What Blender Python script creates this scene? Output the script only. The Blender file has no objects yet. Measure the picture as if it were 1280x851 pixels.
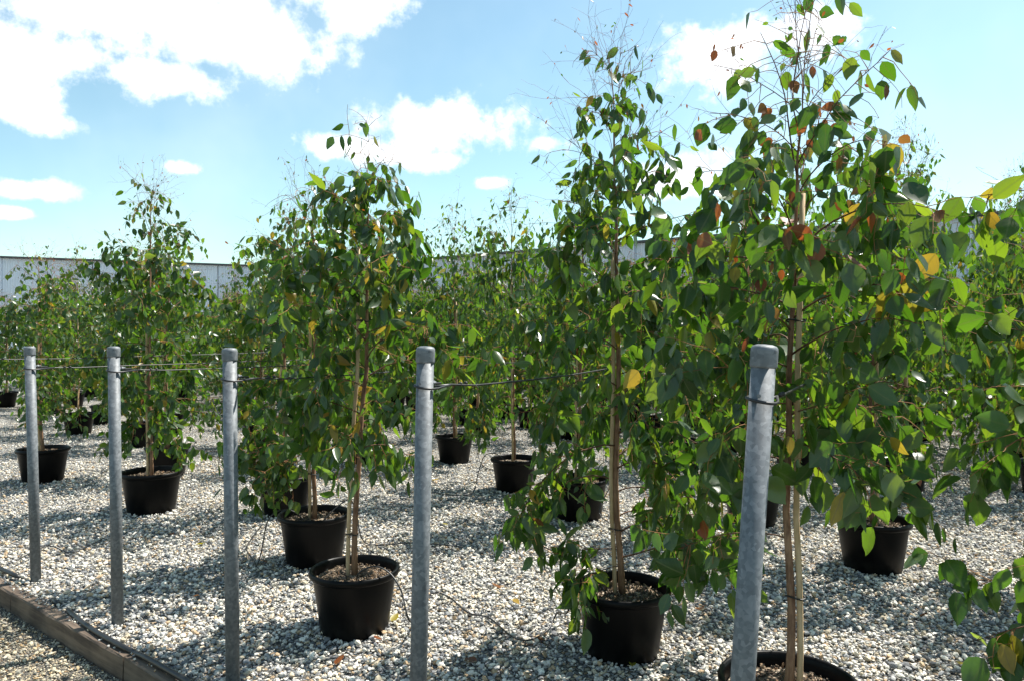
import bpy, math, random
import numpy as np
from mathutils import Vector, Matrix

# ------------------------------------------------------------------ camera, sky, sun, exposure
sc = bpy.context.scene
F, HOR, CAMH = 924.0, 418.0, 1.55          # focal length in photo pixels, horizon row, eye height
cam_d = bpy.data.cameras.new("camera")
cam_d.sensor_width = 36.0
cam_d.lens = 36.0 * F / 1280.0
cam_d.shift_y = -(425.5 - HOR) / 1280.0
cam_d.clip_start, cam_d.clip_end = 0.05, 3000.0
cam = bpy.data.objects.new("camera", cam_d)
sc.collection.objects.link(cam)
cam.location = (0, 0, CAMH)
cam.rotation_euler = (math.radians(90), 0, 0)
sc.camera = cam

SUN_EL, SUN_AZ = math.radians(57), math.radians(56)       # azimuth clockwise from +Y
SUN_DIR = Vector((math.cos(SUN_EL) * math.sin(SUN_AZ), math.cos(SUN_EL) * math.cos(SUN_AZ), math.sin(SUN_EL)))
SKY_STRENGTH = 0.082
sun_d = bpy.data.lights.new("sun", 'SUN')
sun_d.energy, sun_d.angle, sun_d.color = 5.0, math.radians(0.5), (1.0, 0.95, 0.87)
sun = bpy.data.objects.new("sun", sun_d)
sc.collection.objects.link(sun)
sun.rotation_euler = SUN_DIR.to_track_quat('Z', 'Y').to_euler()

vs = sc.view_settings
vs.view_transform, vs.look, vs.gamma, vs.exposure = 'Standard', 'None', 1.0, 1.0
vs.use_curve_mapping = False
sc.render.engine = 'CYCLES'
cy = sc.cycles
cy.max_bounces, cy.diffuse_bounces, cy.glossy_bounces, cy.transmission_bounces = 5, 3, 2, 4
cy.caustics_reflective = cy.caustics_refractive = False
cy.use_denoising = True


class NT:
    """small helper to write node trees"""
    def __init__(self, tree):
        self.t = tree
        self.t.nodes.clear()

    def n(self, kind, **kw):
        nd = self.t.nodes.new(kind)
        for k, v in kw.items():
            setattr(nd, k, v)
        return nd

    def link(self, a, b):
        self.t.links.new(a, b)

    def put(self, sock, val):
        if isinstance(val, bpy.types.NodeSocket):
            self.link(val, sock)
        else:
            sock.default_value = val

    def math(self, op, a, b=None, c=None, clamp=False):
        nd = self.n('ShaderNodeMath', operation=op, use_clamp=clamp)
        for i, v in enumerate((a, b, c)):
            if v is not None:
                self.put(nd.inputs[i], v)
        return nd.outputs[0]

    def dot(self, a, b):
        nd = self.n('ShaderNodeVectorMath', operation='DOT_PRODUCT')
        self.put(nd.inputs[0], a)
        self.put(nd.inputs[1], b)
        return nd.outputs['Value']

    def mix(self, fac, a, b):
        nd = self.n('ShaderNodeMix', data_type='RGBA')
        self.put(nd.inputs[0], fac)
        self.put(nd.inputs[6], a)
        self.put(nd.inputs[7], b)
        return nd.outputs[2]

    def smooth(self, v, lo, hi, a=0.0, b=1.0):
        nd = self.n('ShaderNodeMapRange', interpolation_type='SMOOTHSTEP')
        for i, x in enumerate((v, lo, hi, a, b)):
            self.put(nd.inputs[i], x)
        return nd.outputs[0]

    def noise(self, vec, scale, detail=4.0, rough=0.5):
        nd = self.n('ShaderNodeTexNoise')
        self.put(nd.inputs['Vector'], vec)
        nd.inputs['Scale'].default_value = scale
        nd.inputs['Detail'].default_value = detail
        nd.inputs['Roughness'].default_value = rough
        return nd.outputs[0]

    def ramp(self, fac, stops, interp='LINEAR'):
        nd = self.n('ShaderNodeValToRGB')
        cr = nd.color_ramp
        cr.interpolation = interp
        while len(cr.elements) < len(stops):
            cr.elements.new(0.5)
        for e, (p, c) in zip(cr.elements, stops):
            e.position = p
            e.color = (*c, 1.0)
        self.put(nd.inputs[0], fac)
        return nd.outputs[0]

    def bump(self, height, strength, dist):
        nd = self.n('ShaderNodeBump')
        nd.inputs['Strength'].default_value = strength
        nd.inputs['Distance'].default_value = dist
        self.put(nd.inputs['Height'], height)
        return nd.outputs[0]


def px_dir(x, y):
    return Vector(((x - 640.0) / F, 1.0, (HOR - y) / F)).normalized()


def make_world():
    w = bpy.data.worlds.new("World")
    sc.world = w
    w.use_nodes = True
    t = NT(w.node_tree)
    sky = t.n('ShaderNodeTexSky', sky_type='NISHITA', sun_disc=False, sun_elevation=SUN_EL,
              sun_rotation=SUN_AZ, altitude=50.0, air_density=1.0, dust_density=0.6, ozone_density=0.6)
    tc = t.n('ShaderNodeTexCoord').outputs['Generated']
    # fair-weather cumulus: ellipses at their directions in the sky, ragged by noise; (dir, half width, half height, strength)
    blobs = []
    view = [(130, 10, 210, 72, 1), (300, 40, 120, 56, 1), (205, 98, 100, 28, 1), (40, 58, 120, 40, 1), (440, 8, 62, 36, 1), (5, 122, 72, 32, 1), (45, 150, 50, 16, 1),
            (30, 236, 58, 15, 1), (10, 266, 32, 9, 1), (228, 211, 26, 8, .72), (545, 156, 102, 38, 1), (440, 186, 74, 20, 1),
            (545, 202, 44, 14, .95), (612, 229, 20, 8, .8), (905, 72, 66, 46, 1), (1020, 40, 60, 34, .9),
            (845, 222, 72, 26, .95), (690, 180, 30, 7, .4)]
    for x, y, a, b, s in view:
        d = px_dir(x, y)
        k = 1.0 / math.sqrt(1 + ((x - 640) / F) ** 2)
        blobs.append((d, a / F * k, b / F * k, s))
    rnd = random.Random(4)
    for i in range(11):          # the same kind of sky goes on all round
        az = math.radians(58 + i * 22.5 + rnd.uniform(-5, 5))
        el = math.radians(rnd.uniform(9, 48))
        d = Vector((math.cos(el) * math.sin(az), math.cos(el) * math.cos(az), math.sin(el)))
        a = rnd.uniform(.06, .2)
        blobs.append((d, a, a * rnd.uniform(.25, .4), 1.0))
    wob = t.noise(tc, 9.0, 7.0, 0.6)
    wob2 = t.noise(tc, 38.0, 5.0, 0.6)
    wob3 = t.noise(tc, 20.0, 6.0, 0.62)
    rag = t.math('ADD', t.math('MULTIPLY', t.math('SUBTRACT', wob, 0.5), 2.0),
                 t.math('ADD', t.math('MULTIPLY', t.math('SUBTRACT', wob2, 0.5), 1.15), t.math('MULTIPLY', t.math('SUBTRACT', wob3, 0.5), 1.7)))
    acc = None
    for d, a, b, s in blobs:
        right = d.cross(Vector((0, 0, 1))).normalized()
        up = right.cross(d).normalized()
        q1 = t.dot(tc, tuple(right / a))
        q2 = t.dot(tc, tuple(up / b))
        r2 = t.math('ADD', t.math('MULTIPLY', q1, q1), t.math('MULTIPLY', q2, q2))
        back = t.math('LESS_THAN', t.dot(tc, tuple(d)), 0.0)
        r = t.math('ADD', t.math('SQRT', r2), t.math('MULTIPLY', back, 50.0))
        m = t.math('MULTIPLY', t.math('SUBTRACT', 1.25, r), s)
        acc = m if acc is None else t.math('SMOOTH_MAX', acc, m, 0.12)
    dens = t.math('ADD', acc, rag)
    mask = t.smooth(dens, 0.05, 0.85)
    tex = t.noise(tc, 16.0, 6.0, 0.55)
    shade = t.mix(t.smooth(tex, .30, .62), (7.6, 8.2, 9.0, 1), (10.5, 10.5, 10.6, 1))
    mk = t.math('MULTIPLY', mask, 0.96)
    # thin milky veil low in the sky
    z = t.n('ShaderNodeSeparateXYZ')
    t.link(tc, z.inputs[0])
    veil = t.math('MULTIPLY', t.smooth(t.noise(tc, 2.3, 5.0, .55), .42, .72), t.smooth(z.outputs[2], .75, .02, .05, .34))
    skyc = t.n('ShaderNodeMix', data_type='RGBA', blend_type='MULTIPLY')
    skyc.inputs[0].default_value = 1.0
    t.link(sky.outputs[0], skyc.inputs[6])
    skyc.inputs[7].default_value = (1.16, 1.34, 1.16, 1)
    base = t.mix(veil, skyc.outputs[2], (7.0, 8.2, 8.6, 1))
    col = t.mix(mk, base, shade)
    bg = t.n('ShaderNodeBackground')
    t.link(col, bg.inputs[0])
    bg.inputs[1].default_value = SKY_STRENGTH
    w.cycles.sampling_method = 'MANUAL'
    w.cycles.sample_map_resolution = 256
    out = t.n('ShaderNodeOutputWorld')
    t.link(bg.outputs[0], out.inputs[0])


make_world()

# ------------------------------------------------------------------ materials
def new_mat(name):
    m = bpy.data.materials.new(name)
    m.use_nodes = True
    t = NT(m.node_tree)
    p = t.n('ShaderNodeBsdfPrincipled')
    o = t.n('ShaderNodeOutputMaterial')
    t.link(p.outputs[0], o.inputs[0])
    return m, t, p, o


def coords(t, kind='Object'):
    return t.n('ShaderNodeTexCoord').outputs[kind]


def leaf_mat(name, stops, trans, gloss=0.31, tmix=0.42):
    m, t, p, o = new_mat(name)
    geo = t.n('ShaderNodeNewGeometry')
    oi = t.n('ShaderNodeObjectInfo')
    r = t.math('FRACT', t.math('ADD', geo.outputs['Random Per Island'], t.math('MULTIPLY', oi.outputs['Random'], 7.31)))
    col = t.ramp(r, stops)
    # waxy bloom on the under side
    r2 = t.math('FRACT', t.math('MULTIPLY', r, 13.7))
    under = t.mix(t.math('MULTIPLY', geo.outputs['Backfacing'], .55), col, (0.10, 0.15, 0.10, 1)) if name == 'leaf_green' else col
    nz = t.noise(geo.outputs['Position'], 60.0, 3.0, .6)
    at = t.n('ShaderNodeAttribute', attribute_name='blade')
    sp = t.n('ShaderNodeSeparateXYZ')
    t.link(at.outputs['Vector'], sp.inputs[0])
    ax = t.math('ABSOLUTE', sp.outputs[0])
    rib = t.smooth(ax, .10, .03)
    vein = t.math('SINE', t.math('MULTIPLY', t.math('SUBTRACT', sp.outputs[1], t.math('MULTIPLY', ax, .30)), 46.0))
    rib = t.math('MAXIMUM', rib, t.math('MULTIPLY', t.smooth(vein, .80, 1.0), .35))
    vc = (.17, .22, .08, 1) if name == 'leaf_green' else (.34, .22, .07, 1)
    under = t.mix(t.math('MULTIPLY', rib, .6), under, vc)
    spot = t.smooth(t.noise(geo.outputs['Position'], 95.0, 3.0, .6), .68, .76)
    under = t.mix(t.math('MULTIPLY', spot, .45), under, (.14, .075, .03, 1))
    hsv = t.n('ShaderNodeHueSaturation')
    t.link(under, hsv.inputs['Color'])
    t.put(hsv.inputs['Value'], t.math('ADD', t.math('MULTIPLY', nz, .5), t.math('ADD', t.math('MULTIPLY', r2, .5), .5)))
    t.link(hsv.outputs[0], p.inputs['Base Color'])
    p.inputs['Roughness'].default_value = gloss
    p.inputs['Specular IOR Level'].default_value = 0.5
    tr = t.n('ShaderNodeBsdfTranslucent')
    tcol = t.ramp(r2, trans)
    tcol = t.mix(t.math('MULTIPLY', rib, .45), tcol, (.10, .13, .02, 1))
    t.link(tcol, tr.inputs[0])
    mx = t.n('ShaderNodeMixShader')
    mx.inputs[0].default_value = tmix
    t.link(p.outputs[0], mx.inputs[1])
    t.link(tr.outputs[0], mx.inputs[2])
    t.link(mx.outputs[0], o.inputs[0])
    return m


M = {}
M['leaf'] = leaf_mat('leaf_green', [(0, (.014, .040, .013)), (.35, (.023, .060, .012)), (.62, (.031, .064, .025)), (.82, (.044, .076, .014)), (1, (.019, .046, .020))],
                     [(0, (.07, .20, .008)), (.6, (.14, .31, .012)), (1, (.30, .42, .018))])
M['leaf_yellow'] = leaf_mat('leaf_yellow', [(0, (.24, .25, .03)), (.6, (.33, .27, .035)), (1, (.30, .17, .03))],
                            [(0, (.45, .42, .03)), (1, (.5, .3, .03))], .42, .42)
M['leaf_red'] = leaf_mat('leaf_red', [(0, (.26, .085, .022)), (.5, (.17, .05, .022)), (1, (.13, .085, .03))],
                         [(0, (.50, .14, .022)), (.6, (.34, .08, .022)), (1, (.28, .17, .03))], .42, .42)


def bark_mat(name, a, b, scale=30.0, grain=None):
    m, t, p, o = new_mat(name)
    c = coords(t)
    mp = t.n('ShaderNodeMapping')
    mp.inputs['Scale'].default_value = (1, 1, .16)
    t.link(c, mp.inputs[0])
    if grain is not None:            # grain runs along a level direction
        mp.vector_type = 'TEXTURE'
        mp.inputs['Scale'].default_value = (14, 1, 1)
        mp.inputs['Rotation'].default_value = (0, 0, grain)
    n = t.noise(mp.outputs[0], scale * 3, 6, .65)
    n2 = t.noise(c, scale * .35, 3, .5)
    col = t.mix(t.smooth(t.math('ADD', t.math('MULTIPLY', n, .7), t.math('MULTIPLY', n2, .5)), .4, .8), (*a, 1), (*b, 1))
    t.link(col, p.inputs['Base Color'])
    p.inputs['Roughness'].default_value = .8
    t.link(t.bump(n, .6, .003), p.inputs['Normal'])
    return m


M['bark'] = bark_mat('bark', (.12, .055, .03), (.34, .20, .115))
M['branch'] = bark_mat('branch_bark', (.075, .032, .018), (.17, .085, .04))
M['twig'] = bark_mat('twig_bark', (.22, .085, .028), (.38, .20, .07))
M['fine'] = bark_mat('fine_twig_bark', (.16, .06, .045), (.26, .12, .08))
M['stake'] = bark_mat('stake_wood', (.40, .26, .13), (.62, .46, .28), 18)
M['timber'] = bark_mat('weathered_timber', (.040, .026, .018), (.17, .125, .088), 14, math.atan2(.6112, -.7915))


def plain(name, col, rough, metal=0.0, bumpscale=0, bs=.2, spec=.5):
    m, t, p, o = new_mat(name)
    c = coords(t)
    n = t.noise(c, bumpscale or 12, 5, .6)
    dark = tuple(v * .72 for v in col)
    lite = tuple(min(1, v * 1.22) for v in col)
    t.link(t.mix(n, (*dark, 1), (*lite, 1)), p.inputs['Base Color'])
    t.put(p.inputs['Roughness'], t.math('ADD', t.math('MULTIPLY', n, .2), rough - .1))
    p.inputs['Metallic'].default_value = metal
    p.inputs['Specular IOR Level'].default_value = spec
    if bumpscale:
        t.link(t.bump(n, bs, .003), p.inputs['Normal'])
    return m


M['tube'] = plain('black_poly_tube', (.018, .018, .019), .42)
M['tie'] = plain('black_tie', (.012, .012, .012), .5)
M['bud'] = plain('bud', (.24, .10, .05), .6)


def pot_mat():
    m, t, p, o = new_mat('black_plastic')
    c = coords(t)
    oi = t.n('ShaderNodeObjectInfo')
    off = t.n('ShaderNodeVectorMath', operation='ADD')
    t.link(c, off.inputs[0])
    cx = t.n('ShaderNodeCombineXYZ')
    t.put(cx.inputs[0], t.math('MULTIPLY', oi.outputs['Random'], 30))
    t.link(cx.outputs[0], off.inputs[1])
    v = off.outputs[0]
    mp = t.n('ShaderNodeMapping')
    mp.inputs['Scale'].default_value = (1, 1, .08)
    t.link(v, mp.inputs[0])
    streak = t.noise(mp.outputs[0], 26, 4, .6)
    dust = t.noise(v, 9, 6, .65)
    z = t.n('ShaderNodeSeparateXYZ')
    t.link(c, z.inputs[0])
    low = t.smooth(z.outputs[2], .16, 0.0)
    d = t.math('MULTIPLY', t.smooth(dust, .42, .72), t.math('ADD', t.math('MULTIPLY', low, .30), .03), clamp=True)
    col = t.mix(d, (.0022, .0022, .0025, 1), (.04, .037, .032, 1))
    t.link(col, p.inputs['Base Color'])
    p.inputs['Specular IOR Level'].default_value = .15
    t.put(p.inputs['Roughness'], t.math('ADD', t.math('MULTIPLY', streak, .28), .27))
    t.link(t.bump(streak, .12, .004), p.inputs['Normal'])
    return m


def gal_mat():
    m, t, p, o = new_mat('galvanised_steel')
    c = coords(t)
    vor = t.n('ShaderNodeTexVoronoi', feature='F1')
    vor.inputs['Scale'].default_value = 85
    t.link(c, vor.inputs['Vector'])
    n = t.noise(c, 28, 6, .65)
    big = t.noise(c, 5, 4, .6)
    f = t.math('ADD', t.math('MULTIPLY', vor.outputs['Color'], .35), t.math('ADD', t.math('MULTIPLY', n, .45), t.math('MULTIPLY', big, .4)))
    col = t.ramp(f, [(.3, (.065, .074, .083)), (.6, (.130, .146, .160)), (.85, (.23, .245, .26))])
    mp = t.n('ShaderNodeMapping')
    mp.inputs['Scale'].default_value = (1, 1, .05)
    t.link(c, mp.inputs[0])
    st = t.smooth(t.noise(mp.outputs[0], 60, 4, .6), .55, .75)
    col = t.mix(t.math('MULTIPLY', st, .35), col, (.22, .235, .245, 1))
    t.link(col, p.inputs['Base Color'])
    p.inputs['Metallic'].default_value = .12
    t.put(p.inputs['Roughness'], t.math('ADD', t.math('MULTIPLY', n, .25), .45))
    t.link(t.bump(n, .15, .002), p.inputs['Normal'])
    return m


M['pot'] = pot_mat()
M['gal'] = gal_mat()

STONE = [(0, (.72, .70, .64)), (.16, (.56, .55, .52)), (.30, (.40, .405, .41)), (.44, (.50, .44, .34)), (.55, (.27, .285, .31)),
         (.68, (.60, .575, .52)), (.77, (.15, .158, .175)), (.88, (.42, .31, .20)), (.95, (.80, .79, .75))]


def stone_mat(name, tint, sc_=1.0):
    m, t, p, o = new_mat(name)
    geo = t.n('ShaderNodeNewGeometry')
    col = t.ramp(geo.outputs['Random Per Island'], [(a, tuple(x * y * sc_ for x, y in zip(c, tint))) for a, c in STONE], 'CONSTANT')
    n = t.noise(geo.outputs['Position'], 210, 4, .65)
    big = t.noise(geo.outputs['Position'], .9, 4, .6)
    mul = t.math('ADD', t.math('MULTIPLY', n, .7), t.math('ADD', t.math('MULTIPLY', big, .35), .48))
    vm = t.n('ShaderNodeVectorMath', operation='SCALE')
    t.link(col, vm.inputs[0])
    t.put(vm.inputs['Scale'], mul)
    t.link(vm.outputs[0], p.inputs['Base Color'])
    p.inputs['Roughness'].default_value = .82
    t.link(t.bump(n, .35, .003), p.inputs['Normal'])
    return m


def bed_mat(name, tint, sc_, cells):
    """crushed stone too small or too far to be told apart"""
    m, t, p, o = new_mat(name)
    c = t.n('ShaderNodeNewGeometry').outputs['Position']
    warp = t.n('ShaderNodeTexNoise')
    warp.inputs['Scale'].default_value = cells * .8
    t.link(c, warp.inputs['Vector'])
    add = t.n('ShaderNodeVectorMath', operation='MULTIPLY_ADD')
    t.link(warp.outputs['Color'], add.inputs[0])
    add.inputs[1].default_value = (.4 / cells,) * 3
    t.link(c, add.inputs[2])
    vor = t.n('ShaderNodeTexVoronoi', feature='F1')
    vor.inputs['Scale'].default_value = cells
    t.link(add.outputs[0], vor.inputs['Vector'])
    edge = t.n('ShaderNodeTexVoronoi', feature='DISTANCE_TO_EDGE')
    edge.inputs['Scale'].default_value = cells
    t.link(add.outputs[0], edge.inputs['Vector'])
    sep = t.n('ShaderNodeSeparateColor')
    t.link(vor.outputs['Color'], sep.inputs[0])
    col = t.ramp(sep.outputs[0], [(a, tuple(x * y * sc_ for x, y in zip(k, tint))) for a, k in STONE], 'CONSTANT')
    big = t.noise(c, .8, 5, .6)
    vm = t.n('ShaderNodeVectorMath', operation='SCALE')
    t.link(t.mix(t.smooth(edge.outputs['Distance'], .16, .02), col, (.05, .046, .04, 1)), vm.inputs[0])
    t.put(vm.inputs['Scale'], t.math('ADD', t.math('MULTIPLY', big, .5), .68))
    t.link(vm.outputs[0], p.inputs['Base Color'])
    p.inputs['Roughness'].default_value = .9
    hgt = t.math('ADD', t.smooth(edge.outputs['Distance'], 0, .35), t.math('MULTIPLY', sep.outputs[1], .8))
    t.link(t.bump(hgt, .9, .6 / cells), p.inputs['Normal'])
    return m


M['stone'] = stone_mat('crushed_granite', (1.02, .985, .92), 1.0)
M['stone_path'] = stone_mat('path_gravel', (1.0, .90, .70), .82)
M['bed'] = bed_mat('gravel_bed', (1, .985, .95), .96, 38)
M['bed_path'] = bed_mat('path_bed', (1.0, .88, .68), .62, 60)


def soil_mat():
    m, t, p, o = new_mat('potting_mix')
    geo = t.n('ShaderNodeNewGeometry')
    c = geo.outputs['Position']
    vor = t.n('ShaderNodeTexVoronoi', feature='F1')
    vor.inputs['Scale'].default_value = 70
    t.link(c, vor.inputs['Vector'])
    sep = t.n('ShaderNodeSeparateColor')
    t.link(vor.outputs['Color'], sep.inputs[0])
    col = t.ramp(sep.outputs[0], [(0, (.035, .024, .016)), (.5, (.09, .06, .038)), (.8, (.20, .15, .10)), (.95, (.42, .36, .28))])
    t.link(col, p.inputs['Base Color'])
    p.inputs['Roughness'].default_value = .95
    t.link(t.bump(vor.outputs['Distance'], .9, .02), p.inputs['Normal'])
    return m


M['soil'] = soil_mat()
M['chip'] = stone_mat('bark_chips', (.75, .55, .38), .55)


def panel_mat():
    m, t, p, o = new_mat('pale_cladding')
    c = coords(t)
    oi = t.n('ShaderNodeObjectInfo')
    n = t.noise(c, .7, 5, .6)
    mp = t.n('ShaderNodeMapping')
    mp.inputs['Scale'].default_value = (6, 6, .25)
    t.link(c, mp.inputs[0])
    st = t.noise(mp.outputs[0], 3, 4, .6)
    f = t.math('ADD', t.math('MULTIPLY', n, .4), t.math('ADD', t.math('MULTIPLY', st, .4), t.math('MULTIPLY', oi.outputs['Random'], .2)))
    t.link(t.mix(f, (.60, .66, .75, 1), (.76, .80, .86, 1)), p.inputs['Base Color'])
    p.inputs['Roughness'].default_value = .55
    return m


M['panel'] = panel_mat()
M['dark_metal'] = plain('dark_gutter', (.07, .075, .08), .6)


# ------------------------------------------------------------------ mesh helpers
class MB:
    """collects numpy vertices and faces, one material index per face"""
    def __init__(self):
        self.v, self.f3, self.f4, self.m3, self.m4, self.n, self.uv = [], [], [], [], [], 0, {}

    def add(self, v, tris=None, quads=None, mi=0):
        v = np.asarray(v, float).reshape(-1, 3)
        self.v.append(v)
        if tris is not None and len(tris):
            tr = np.asarray(tris, int).reshape(-1, 3)
            self.f3.append(tr + self.n)
            self.m3.append(np.broadcast_to(np.asarray(mi, int), (len(tr),)).copy())
        if quads is not None and len(quads):
            q = np.asarray(quads, int).reshape(-1, 4)
            self.f4.append(q + self.n)
            self.m4.append(np.broadcast_to(np.asarray(mi, int), (len(q),)).copy())
        self.n += len(v)

    def tube(self, pts, rad, sides=5, mi=0, cap=True):
        P = np.asarray(pts, float)
        n = len(P)
        R = np.broadcast_to(np.asarray(rad, float), (n,))
        T = np.gradient(P, axis=0)
        T /= np.linalg.norm(T, axis=1, keepdims=True) + 1e-12
        ref = np.array([0, 0, 1.0]) if abs(T[:, 2]).mean() < .8 else np.array([1.0, 0, 0])
        A = np.cross(T, ref)
        A /= np.linalg.norm(A, axis=1, keepdims=True) + 1e-12
        B = np.cross(T, A)
        an = np.arange(sides) * 2 * math.pi / sides
        ring = P[:, None, :] + R[:, None, None] * (np.cos(an)[None, :, None] * A[:, None, :] + np.sin(an)[None, :, None] * B[:, None, :])
        i = np.arange(n - 1)[:, None] * sides
        j = np.arange(sides)[None, :]
        k = (j + 1) % sides
        q = np.stack([i + j, i + sides + j, i + sides + k, i + k], -1).reshape(-1, 4)
        v = ring.reshape(-1, 3)
        tr = None
        if cap:
            v = np.vstack([v, P[0], P[-1]])
            jj = np.arange(sides)
            kk = (jj + 1) % sides
            tr = np.vstack([np.stack([np.full(sides, n * sides), jj, kk], -1),
                            np.stack([np.full(sides, n * sides + 1), (n - 1) * sides + kk, (n - 1) * sides + jj], -1)])
        self.add(v, tr, q, mi)

    def lathe(self, prof, sides=40, mi=0):
        prof = np.asarray(prof, float)
        an = np.arange(sides) * 2 * math.pi / sides
        v = np.stack([prof[:, None, 0] * np.cos(an), prof[:, None, 0] * np.sin(an), np.broadcast_to(prof[:, None, 1], (len(prof), sides))], -1)
        i = np.arange(len(prof) - 1)[:, None] * sides
        j = np.arange(sides)[None, :]
        k = (j + 1) % sides
        q = np.stack([i + j, i + k, i + sides + k, i + sides + j], -1).reshape(-1, 4)
        self.add(v.reshape(-1, 3), None, q, mi)

    def box(self, x0, x1, y0, y1, z0, z1, mi=0):
        v = [(x, y, z) for z in (z0, z1) for y in (y0, y1) for x in (x0, x1)]
        self.add(v, None, [(0, 2, 3, 1), (4, 5, 7, 6), (0, 1, 5, 4), (2, 6, 7, 3), (0, 4, 6, 2), (1, 3, 7, 5)], mi)

    def mesh(self, name, mats, smooth=True):
        me = bpy.data.meshes.new(name)
        v = np.vstack(self.v)
        f3 = np.vstack(self.f3) if self.f3 else np.zeros((0, 3), int)
        f4 = np.vstack(self.f4) if self.f4 else np.zeros((0, 4), int)
        mi = np.concatenate(self.m3 + self.m4)
        me.vertices.add(len(v))
        me.vertices.foreach_set('co', v.astype(np.float32).ravel())
        lv = np.concatenate([f3.ravel(), f4.ravel()]).astype(np.int32)
        me.loops.add(len(lv))
        me.loops.foreach_set('vertex_index', lv)
        tot = np.concatenate([np.full(len(f3), 3), np.full(len(f4), 4)]).astype(np.int32)
        st = np.concatenate([[0], np.cumsum(tot)[:-1]]).astype(np.int32)
        me.polygons.add(len(tot))
        me.polygons.foreach_set('loop_start', st)
        me.polygons.foreach_set('loop_total', tot)
        for m in mats:
            me.materials.append(m)
        me.polygons.foreach_set('material_index', mi.astype(np.int32))
        me.polygons.foreach_set('use_smooth', np.full(len(tot), smooth))
        if self.uv:                      # blade coordinates of the leaves: across, along
            at = me.attributes.new('blade', 'FLOAT_VECTOR', 'POINT')
            A = np.zeros((len(v), 3), np.float32)
            for st_, a in self.uv.items():
                A[st_:st_ + len(a), :2] = a
            at.data.foreach_set('vector', A.ravel())
        me.update(calc_edges=True)
        me.validate()
        return me


COL = sc.collection


def link(name, me, parent=None, loc=None):
    o = bpy.data.objects.new(name, me)
    COL.objects.link(o)
    if parent is not None:
        o.parent = parent
    if loc is not None:
        o.location = loc
    return o


def tag(o, label=None, cat=None, group=None, kind=None):
    for k, v in (('label', label), ('category', cat), ('group', group), ('kind', kind)):
        if v:
            o[k] = v
    return o


def G(x, y, z=0.0):
    """photo pixel -> point of the plane at height z"""
    Y = F * (CAMH - z) / (y - HOR)
    return np.array([(x - 640.0) / F * Y, Y, z])


# ------------------------------------------------------------------ ground: raised gravel yard, timber edge, lower path
TD = np.array([-.7915, .6112])            # direction of the edge and of the post row
ND = np.array([.6112, .7915])             # into the yard
KB, KF, DROP = 1.73, 1.655, -.10          # back and front of the timber edge, level of the path


def tn(t, n, z=0.0):
    p = TD * t + ND * n
    return (p[0], p[1], z)


def sheet(name, pts, mat):
    mb = MB()
    mb.add(pts, None, [range(4)])
    o = link(name, mb.mesh(name, [mat], False))
    return tag(o, kind='structure')


sheet('ground', [tn(-900, KF + .03), tn(-900, 1500), tn(900, 1500), tn(900, KF + .03)], M['bed'])
sheet('path', [tn(-900, -600, DROP), tn(-900, KF + .03, DROP), tn(900, KF + .03, DROP), tn(900, -600, DROP)], M['bed_path'])

rng = np.random.default_rng(11)
_p = (1 + 5 ** .5) / 2
ICO_V = np.array([(-1, _p, 0), (1, _p, 0), (-1, -_p, 0), (1, -_p, 0), (0, -1, _p), (0, 1, _p), (0, -1, -_p), (0, 1, -_p), (_p, 0, -1), (_p, 0, 1), (-_p, 0, -1), (-_p, 0, 1)]) / math.sqrt(1 + _p * _p)
ICO_F = np.array([(0, 11, 5), (0, 5, 1), (0, 1, 7), (0, 7, 10), (0, 10, 11), (1, 5, 9), (5, 11, 4), (11, 10, 2), (10, 7, 6), (7, 1, 8),
                  (3, 9, 4), (3, 4, 2), (3, 2, 6), (3, 6, 8), (3, 8, 9), (4, 9, 5), (2, 4, 11), (6, 2, 10), (8, 6, 7), (9, 8, 1)])


def rot_mats(n):
    q = rng.normal(size=(n, 4))
    q /= np.linalg.norm(q, axis=1, keepdims=True)
    w, x, y, z = q.T
    return np.stack([np.stack([1 - 2 * (y * y + z * z), 2 * (x * y - z * w), 2 * (x * z + y * w)], -1),
                     np.stack([2 * (x * y + z * w), 1 - 2 * (x * x + z * z), 2 * (y * z - x * w)], -1),
                     np.stack([2 * (x * z - y * w), 2 * (y * z + x * w), 1 - 2 * (x * x + y * y)], -1)], -2)


def stones(name, P, size, mat, parent=None):
    n = len(P)
    V = ICO_V[None] * rng.uniform(.72, 1.2, (n, 12, 1))
    V = V * (rng.uniform(.55, 1.0, (n, 1, 3)) * np.array([1.05, .9, .62]))
    V = np.einsum('nij,nkj->nki', rot_mats(n), V)
    V[:, :, 2] *= .8
    V = V * size[:, None, None] + P[:, None, :]
    mb = MB()
    mb.add(V.reshape(-1, 3), (ICO_F[None] + (np.arange(n) * 12)[:, None, None]).reshape(-1, 3))
    o = link(name, mb.mesh(name, [mat], False), parent)
    o['kind'] = 'stuff'
    return o


def scatter(dens, y0, y1, side):
    """points in the strip of ground the photograph shows"""
    w = 2 * (.74 * y1 + .5)
    n = int(dens * w * (y1 - y0))
    X = rng.uniform(-w / 2, w / 2, n)
    Y = rng.uniform(y0, y1, n)
    ok = np.abs(X) < .74 * Y + .5
    nn = X * ND[0] + Y * ND[1]
    ok &= (nn > KB + .012) if side else (nn < KF - .012)
    return np.stack([X[ok], Y[ok]], -1)


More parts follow.
